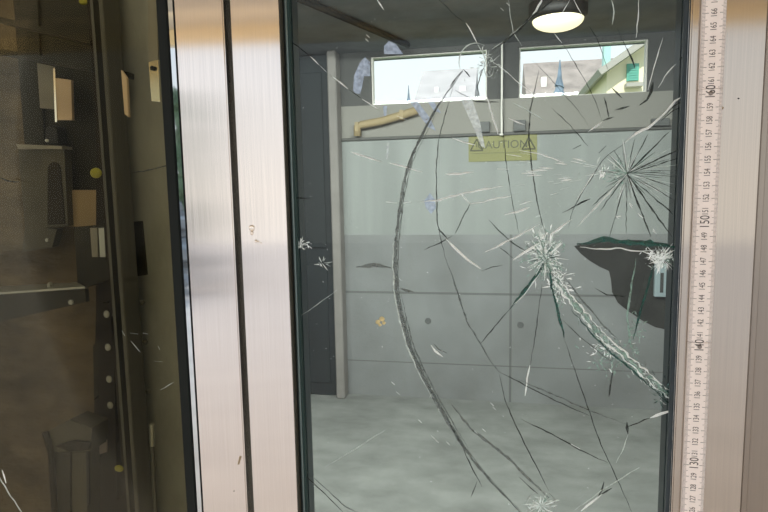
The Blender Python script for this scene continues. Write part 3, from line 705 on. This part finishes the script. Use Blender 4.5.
CR = [
 (W_, 1.3, (376, -2), (384, 10)), (D_, .8, (290, 41), (300, 48), (310, 56)), (W_, 1.5, (310, 56), (319, 65)), (W_, 1.4, (320.5, 66), (326.5, 72)),
 (W_, 1.3, (333, 77), (341, 83), (348, 89)), (W_, 1.6, (362, 99), (370, 104), (378, 109)), (W_, 1.2, (397, 116), (407, 120)), (D_, .7, (326, 72), (333, 77)), (D_, .7, (348, 89), (362, 99)),
 (D_, 1.0, (436, -3), (448, 8), (456, 16), (466, 23)), (W_, 1.3, (466, 23), (472, 33), (477, 43)), (PL, .9, (477, 43), (482, 52), (487, 60)),
 (D_, 3.2, (490, 53), (500, 45), (516, 32), (532, 16), (545, 6), (556, -3)), (W_, 1.8, (528, 20), (536, 11), (541, 2), (543, -3)), (PL, 2.2, (492, 49), (500, 44), (508, 39)), (PL, 1.2, (508, 38), (520, 27), (530, 19)),
 (PL, .8, (508, -2), (511, 20), (513, 32), (522, 46)), (D_, 3.0, (463, 70), (457, 77), (450, 87)), (D_, 3.2, (463, 69), (467, 73), (470, 77)),
 (D_, 1.4, (488, 61), (481, 73), (477, 87), (481, 103)), (W_, .8, (493, 62), (507, 72), (520, 84), (535, 96)), (D_, .8, (532, 60), (545, 73), (560, 90), (578, 110), (590, 128)),
 (W_, 1.2, (573, -2), (578, 8), (583, 16)), (W_, .8, (570, 0), (565, 8), (561, 15)), (W_, .9, (554, 33), (562, 43)), (D_, 1.1, (562, 43), (575, 63), (588, 86), (597, 105), (602, 122)),
 (PL, 1.2, (611, -2), (614, 12), (612, 25)), (W_, .9, (639, -2), (638, 20), (636, 38)), (D_, 1.2, (589, 26), (597, 38), (602, 52), (609, 72)), (D_, .9, (617, 28), (625, 45), (632, 60)), (D_, 3.0, (627, 48), (632, 59), (635, 69)),
 (W_, 1.1, (663, 38), (659, 50), (652, 75), (648, 90)), (D_, 4.5, (653, 82), (651, 92), (647, 100), (640, 105)), (W_, 1.0, (676, 64), (665, 76), (658, 88)), (D_, 1.3, (688, 52), (679, 60)),
 (D_, 1.5, (453, 86), (446, 112), (439, 138), (436, 172), (437, 220), (441, 240), (446, 260)), 
 (D_, 1.3, (455, 90), (466, 96), (478, 103)), (D_, 2.6, (473, 101), (486, 102), (499, 102)), (W_, 1.7, (486, 94), (492, 114), (498, 134)), (W_, 1.4, (452, 138), (463, 142), (475, 145)), (W_, 1.3, (508, 118), (517, 122), (525, 125)),
 (D_, 2.0, (539, 70), (535, 89), (530, 110), (529, 140), (531, 160), (535, 190), (541, 218), (547, 240)), (D_, 1.1, (502, 98), (504, 140), (507, 170), (512, 200), (519, 233)),
 (W_, 1.0, (519, 150), (535, 153), (552, 158), (566, 164)), (PL, 1.0, (512, 102), (530, 112), (548, 122)), (D_, 1.3, (552, 108), (570, 125), (588, 146)), (D_, 2.0, (573, 149), (581, 145)), (D_, 2.2, (599, 153), (606, 146)), (W_, 1.2, (588, 132), (598, 125), (603, 121)), (D_, 2.2, (602, 121), (614, 117)),
 (D_, 2.0, (604, 97), (607, 108), (609, 118)), (D_, 3.2, (612, 88), (617, 93), (622, 98)), (D_, 3.0, (615, 110), (623, 108), (630, 106)),
 (W_, 2.2, (690, 91), (675, 101), (662, 116), (648, 128), (637, 133), (625, 143)), (D_, 1.6, (690, 97), (674, 106), (662, 118)), (D_, 1.2, (690, 103), (674, 110), (660, 122)),
 (D_, 1.4, (625, 143), (612, 152), (602, 161), (592, 178), (580, 196), (573, 210), (568, 228)), (W_, 1.0, (600, 165), (588, 182), (577, 200)),
 (W_, 1.7, (420, 202), (440, 200), (461, 194), (485, 189), (503, 186)), (W_, 1.3, (461, 194), (470, 204)), (W_, 1.2, (470, 204), (484, 202), (498, 198), (511, 196)), (D_, 1.8, (470, 204), (462, 219), (455, 234)), (W_, 1.8, (504, 215), (517, 212), (530, 207)),
 (D_, 2.0, (438, 229), (447, 238)), (W_, 2.4, (446, 239), (457, 250), (468, 260), (481, 269)), (D_, 1.2, (481, 271), (492, 267), (503, 265)), (D_, 1.3, (424, 250), (440, 243), (452, 236)),
 (D_, 1.5, (489, 220), (499, 231), (507, 238), (517, 246), (527, 252)), (W_, 1.8, (485, 252), (502, 244), (520, 235), (540, 224)), (D_, 1.6, (499, 247), (506, 252), (513, 258)), (W_, 2.2, (513, 260), (525, 252), (541, 242)),
 (G_, 1.8, (444, 255), (453, 278), (460, 300), (467, 322), (480, 343), (488, 357), (499, 372)), (W_, 1.7, (445, 174), (460, 174), (474, 172)),
 (W_, 1.6, (386, 202), (397, 203)), (W_, 1.6, (403, 203), (411, 202)), (D_, 1.0, (287, 198), (300, 198), (310, 199)), (W_, 1.5, (351, 152), (366, 157), (382, 162)), (W_, 1.3, (389, 163), (408, 168), (422, 172)),
 (G_, 3.8, (356, 267), (374, 265), (391, 268)), (G_, 3.0, (400, 288), (407, 291), (414, 292)),
 (T_, 3.4, (545, 263), (532, 281), (520, 297), (510, 309)), (D_, 1.4, (510, 309), (498, 323), (481, 343)), (W_, 1.3, (540, 273), (524, 295), (513, 305)),
 (D_, 1.3, (542, 284), (538, 315), (534, 345), (530, 365)), (W_, 1.6, (530, 365), (527, 378), (525, 396)),
 (D_, 1.8, (595, 288), (607, 295), (627, 297)), (GR, 2.2, (636, 258), (630, 295), (627, 318), (631, 345), (636, 362)), (T_, 2.2, (654, 264), (647, 290), (640, 313), (633, 340)),
 (D_, 1.2, (560, 318), (580, 337), (600, 353), (617, 366)), (D_, 2.6, (613, 370), (611, 382), (609, 397)), (D_, 1.5, (563, 335), (575, 370), (588, 408), (601, 445), (613, 470), (633, 514)),
 (D_, 1.8, (499, 372), (515, 380), (552, 399), (590, 416)), (G_, 1.2, (515, 378), (552, 394), (590, 411), (626, 424)), (D_, 2.0, (627, 427), (650, 418)), (W_, 2.6, (650, 418), (663, 413), (676, 409)), (D_, 4.0, (627, 422), (628, 434)), (PL, 1.0, (628, 435), (624, 447), (616, 463)),
 (D_, 1.6, (499, 374), (505, 400), (515, 424), (530, 454), (549, 491)), (D_, 1.8, (521, 419), (552, 434), (580, 450), (608, 463)), (W_, 2.2, (571, 444), (580, 449)),
 (G_, 2.8, (452, 405), (470, 428), (485, 440), (507, 457), (530, 480), (549, 498)), (D_, 1.4, (519, 477), (538, 494)), (D_, 1.5, (471, 497), (477, 481)),
 (W_, 1.8, (581, 511), (592, 502), (602, 494)), (D_, 3.2, (598, 497), (602, 490), (604, 482)), (PL, 1.0, (575, 510), (605, 488), (640, 467)), (D_, 2.4, (600, 495), (612, 488)),
 (D_, 1.6, (297, 469), (322, 491), (343, 512)), (G_, 1.1, (303, 468), (325, 488), (346, 507), (360, 513)), (PL, .7, (325, 467), (350, 452), (385, 430)), (PL, .7, (300, 316), (318, 304), (337, 290)),
]
KEEP, REST = [], []
def plen(c):
    return c[1]*sum(math.hypot(b[0]-a[0], b[1]-a[1]) for a, b in zip(c[2:], c[3:]))
order = sorted(CR, key=plen, reverse=True)
for c in CR:
    (KEEP if c in order[:88] else REST).append(c)
def thin(m, wd): return wd*(.62 if m == D_ else 1.0 if m == W_ else .9)
for c in KEEP: crack(c[0], thin(c[0], c[1]), *c[2:])
fine = {}
for c in REST: fine.setdefault(c[0], []).append((c[1], list(c[2:])))

# the great arc: two close walls of grey glass and bright chips between
ARC = [(463, 71), (449, 90), (434, 112), (423, 133), (412, 156), (405, 178), (400, 205), (396, 240), (395, 262), (396, 290), (401, 316), (409, 346), (421, 373), (434, 398), (449, 424), (463, 447), (479, 468), (495, 486), (522, 514)]
crack(G_, 3.2, *ARC, name='arc_crack', jit=.4)
crack(G_, 1.2, *[(x+2.6, y+1) for x, y in ARC[2:]], name='arc_crack', jit=.4)
crack(PL, 1.3, *[(x-2.2, y) for x, y in ARC[7:14]], name='arc_crack', jit=.6)
crack(G_, 1.5, (444, 97), (425, 128), (414, 150), (406, 172), name='arc_crack')
crack(D_, 1.0, (448, 420), (459, 440), (471, 466), (482, 487), name='arc_crack')
crack(G_, 1.2, *[(x+5, y+1) for x, y in ARC[9:16]], name='arc_crack')
# heavy broken band from the crushed centre to the right edge
BAND = [(541, 240), (546, 262), (558, 283), (575, 305), (594, 328), (612, 346), (632, 363), (652, 381), (676, 402)]
crack(GR, 4.0, *BAND, name='broken_band', jit=1.8, rough=.9, step=3.5)
crack(T_, 1.6, *[(x-4, y+4) for x, y in BAND[3:]], name='broken_band', jit=.8)
crack(W_, 1.6, *[(x-2, y+1) for x, y in BAND[1:]], name='broken_band', jit=1.5, rough=.9, step=3.5)
crack(W_, 1.3, *[(x+3, y-2) for x, y in BAND[1:]], name='broken_band', jit=1.5, rough=.9, step=3.5)
crack(G_, 1.5, *[(x+7, y-5) for x, y in BAND[2:6]], name='broken_band', jit=.6)
crack(T_, 5.5, (577, 244), (588, 243), (604, 239), (622, 242), (640, 243), (660, 245), (677, 247), name='teal_fracture', jit=.8, rough=.5)
crack(W_, 1.2, (580, 247), (596, 249), (616, 248), (636, 251), (655, 250), name='teal_fracture', jit=.7)
crack(T_, 2.6, (548, 266), (554, 296), (559, 318), (564, 338), name='teal_fracture', jit=1.0)

# radial star
def star(cx, cy, n, rmin, rmax, a0, a1, mats, wmax, inner=2.0):
    for k in range(n):
        a = math.radians(a0+(a1-a0)*(k+random.uniform(.1, .9))/n); r = random.uniform(rmin, rmax); s = random.uniform(inner, inner+5)
        m = random.choice(mats); c, sn = math.cos(a), math.sin(a)
        fine.setdefault(m, []).append((random.uniform(.6, wmax), [(cx+c*s, cy+sn*s), (cx+c*r*.5+random.uniform(-1, 1), cy+sn*r*.5+random.uniform(-1, 1)), (cx+c*r, cy+sn*r)]))
for e_, wd, m in (((624, 148), .9, D_), ((635, 138), 1.0, D_), ((648, 134), .9, D_), ((669, 132), 1.2, D_), ((680, 149), 1.2, D_), ((679, 158), .9, D_), ((639, 208), 1.3, D_), ((651, 237), 1.4, D_),
                ((672, 237), 1.5, D_), ((681, 221), 1.0, D_), ((626, 234), .8, D_), ((608, 242), .7, D_), ((592, 206), .8, D_), ((600, 211), .8, D_), ((578, 226), 1.2, W_), ((562, 213), 1.4, D_), ((550, 235), 1.7, W_)):
    if e_ in ((562, 213),): crack(m, wd, (590, 199), (575, 206), e_, name='star_crack', rough=.5); continue
    if e_ == (550, 235): crack(m, wd, (572, 219), (560, 228), e_, name='star_crack', rough=.5); continue
    crack(m, wd, (627, 174), ((627+e_[0])/2, (174+e_[1])/2), e_, name='star_crack', rough=.5)
star(627, 174, 26, 16, 40, 0, 360, [D_, T_, G_, PL], .8)
star(627, 174, 16, 10, 44, 0, 360, [W_], .9)
star(627, 172, 12, 45, 62, -30, 40, [G_, PL, D_], .7, 6)
for k in range(34):                                   # bright dashes left of the star
    a = math.radians(random.uniform(150, 205)); r = random.uniform(28, 120); l = random.uniform(4, 16)
    c, s = math.cos(a), math.sin(a)
    fine.setdefault(W_ if random.random() < .7 else PL, []).append((random.uniform(.7, 1.5), [(627+c*r, 172-s*-r*.55), (627+c*(r+l), 172-s*-(r+l)*.55)]))
star(545, 258, 34, 9, 27, 0, 360, [W_, W_, W_, PL, T_, GR], 1.5)
star(661, 258, 26, 6, 20, 0, 360, [W_, W_, PL, GR], 1.6, 1)
star(541, 506, 22, 8, 18, 0, 360, [PL, W_, GR], 1.2, 1)
star(487, 66, 14, 8, 18, 0, 360, [PL, D_], 1.0, 3)
star(300, 243, 14, 3, 11, 0, 360, [W_, PL], 1.3, 0)
star(322, 263, 12, 3, 11, 0, 360, [W_, PL], 1.3, 0)
for (x, y) in ((433, 437), (437, 441), (448, 443), (476, 432), (484, 430), (494, 408), (492, 404), (420, 421), (393, 383), (398, 393), (438, 352), (434, 348), (631, 204), (640, 215), (617, 217), (654, 232), (508, 4), (502, 9), (368, 36), (367, 40)):
    fine.setdefault(W_, []).append((random.uniform(1.2, 2.2), [(x-1.5, y-1.2), (x+1.6, y+1.8)]))
fine.setdefault(W_, []).append((1.8, [(431, 345), (435, 351), (443, 357)]))
fine.setdefault(G_, []).append((1.6, [(434, 344), (439, 350), (447, 353)]))
fine.setdefault(W_, []).append((3.2, [(629, 203), (632, 208)])); fine.setdefault(W_, []).append((3.4, [(638, 214), (643, 218)])); fine.setdefault(W_, []).append((4.0, [(653, 229), (656, 234)]))
fine.setdefault(W_, []).append((3.0, [(616, 217), (621, 216)]))
# long bits crossing the band
for k in range(330):
    f = random.random(); i = min(int(f*(len(BAND)-1)), len(BAND)-2); g = f*(len(BAND)-1)-i
    x = BAND[i][0]+(BAND[i+1][0]-BAND[i][0])*g+random.gauss(0, 4.0); y = BAND[i][1]+(BAND[i+1][1]-BAND[i][1])*g+random.gauss(0, 3.2)
    a = math.radians(random.gauss(48, 35)); l = random.uniform(2, 7)
    fine.setdefault(random.choice([W_, W_, PL, T_, GR, D_]), []).append((random.uniform(.8, 2.2), [(x, y), (x+l*math.cos(a), y+l*math.sin(a))]))
for k in range(70):
    i = random.randrange(7, 15); g = random.random()
    x = ARC[i][0]+(ARC[i+1][0]-ARC[i][0])*g+random.gauss(-.5, 1.6); y = ARC[i][1]+(ARC[i+1][1]-ARC[i][1])*g
    a = math.radians(random.gauss(70, 30)); l = random.uniform(1.5, 5)
    fine.setdefault(random.choice([W_, PL, PL, GR, D_]), []).append((random.uniform(.7, 1.5), [(x, y), (x+l*math.cos(a), y+l*math.sin(a))]))
for k in range(240):                                  # glass dust
    x, y = random.uniform(300, 672), random.uniform(2, 505)
    if random.random() < .45: x, y = random.gauss(590, 60), random.gauss(200, 55)
    if not (302 < x < 670 and 0 < y < 512): continue
    a = random.uniform(0, 6.28); l = random.uniform(.6, 1.8)
    fine.setdefault(random.choice([W_, PL]), []).append((random.uniform(.5, 1.1), [(x, y), (x+l*math.cos(a), y+l*math.sin(a))]))
for m, lst in fine.items():
    q = MB()
    for wd, pts in lst: crack_geom(q, pts, wd, YC-random.uniform(0, .0006), jit=.3, step=6)
    o = q.build('fine_splinters', M[m], pane); o['kind'] = 'stuff'
# crushed glass
def crush(cx, cy, sx_, sy_, n, size, m):
    q = MB()
    for k in range(int(n*2.2)):
        x, y = random.gauss(cx, sx_), random.gauss(cy, sy_); c = P(x, y, YC); s = size*random.uniform(.25, 1.0)*.0006
        a = math.atan2(cy-y, x-cx)+random.gauss(0, .6) if random.random() < .7 else random.uniform(0, 6.28)
        u = Vector((math.cos(a), 0, math.sin(a))); v = Vector((-u.z, 0, u.x)); fn = Vector((0, -random.uniform(.0001, .0006), 0))
        l, w_ = s*random.uniform(1.0, 2.6), s*random.uniform(.15, .7)
        vs = [q.bm.verts.new(p_) for p_ in (c-u*l, c+v*w_, c+u*l*random.uniform(.3, 1), c+fn-v*w_*.3)]
        for f in ((0, 1, 2), (0, 3, 1), (1, 3, 2), (2, 3, 0)): q.bm.faces.new([vs[i] for i in f])
    o = q.build('crushed_glass', M[m], pane); o['kind'] = 'stuff'; return o
crush(544, 256, 8, 12, 90, 5, GR); crush(545, 254, 7, 11, 70, 4.5, W_); crush(543, 250, 8, 12, 30, 6, PL); crush(560, 284, 6, 8, 40, 4, W_); crush(660, 257, 6, 5, 46, 4, W_); crush(662, 259, 5, 5, 24, 4, PL)
crush(620, 174, 8, 6, 44, 4, GR); crush(612, 172, 9, 6, 20, 3.2, PL); crush(602, 171, 2, 3, 6, 3.5, W_); crush(614, 358, 14, 9, 46, 4, GR); crush(606, 348, 10, 7, 24, 3, W_)
crush(541, 505, 7, 5, 40, 4, PL); crush(634, 330, 4, 12, 24, 3, GR); crush(557, 296, 3, 14, 26, 3.4, GR); crush(665, 392, 7, 6, 22, 3.4, T_); crush(487, 66, 8, 9, 20, 3, PL)
crush(303, 244, 5, 3, 14, 3, W_)
# bluish see-through patches on the pane
def film_patch(m, *pts):
    MB().prism([P(x, y, YC) for x, y in pts], (0, .0009, 0)).build('pane_patch', M[m], pane)
film_patch('film_blue', (353, 90), (354, 76), (360, 62), (365, 57), (370, 62), (370, 76), (364, 76), (362, 86), (360, 94), (355, 93))
film_patch('film_blue', (384, 54), (384, 46), (389, 41), (396, 44), (403, 54))
film_patch('film_blue', (410, 102), (418, 102), (430, 118), (436, 131), (428, 127))
film_patch('film_blue', (428, 102), (434, 102), (441, 113), (434, 111))
film_patch('film_pale', (461, 100), (472, 99), (480, 122), (485, 148), (481, 146), (472, 124))
film_patch('film_blue', (424, 201), (430, 193), (435, 200), (436, 208), (431, 214), (426, 208))
film_patch('film_blue', (383, 106), (387, 106), (386, 116), (384, 116))
film_patch('film_pale', (387, 144), (389, 141), (388, 158), (386, 160))
q = MB()
for (x, y, r) in ((378, 322, 2.6), (382, 319, 3.0), (384, 323, 2), (380, 325, 1.8)): c = P(x, y, YC); q.blob((c.x, YC, c.z), r*.00086, .0007, r*.0008, 2, .5, x)
q.build('ochre_chip', M['ochre'], pane)
# round chips with ring outlines
def ring(cx, cy, rx, ry, a0, a1, wd, m):
    pts = [(cx+rx*math.cos(math.radians(a0+(a1-a0)*k/14)), cy+ry*math.sin(math.radians(a0+(a1-a0)*k/14))) for k in range(15)]
    crack(m, wd, *pts, name='chip_rim', jit=.15, step=9)
ring(476, 62, 17, 19, 150, 300, 1.2, PL); ring(489, 67, 5, 10, 0, 350, 1.0, PL); ring(541, 506, 15, 15, 150, 380, 1.0, 'hair')
# marks on the left pane
for m, wd, pts in ((PL, 1.0, [(122, 331), (125, 336)]), (PL, 1.0, [(130, 333), (138, 334)]), (W_, 1.3, [(143, 333), (148, 334)]), (PL, .8, [(131, 341), (140, 352)]), (PL, .8, [(154, 361), (163, 362)]), (PL, 1, [(158, 346), (160, 350)]),
                   (PL, 1.2, [(-1, 476), (8, 492), (23, 514)]), (W_, 1.6, [(2, 470), (6, 483)]), (D_, 1.4, [(133, 173), (148, 170), (165, 166), (174, 165)]), (D_, 1.4, [(-2, 177), (8, 181), (20, 182)]), (PL, .8, [(160, 390), (174, 382)])):
    crack(m, wd*.8, *pts, name='scratch', parent=lpane)
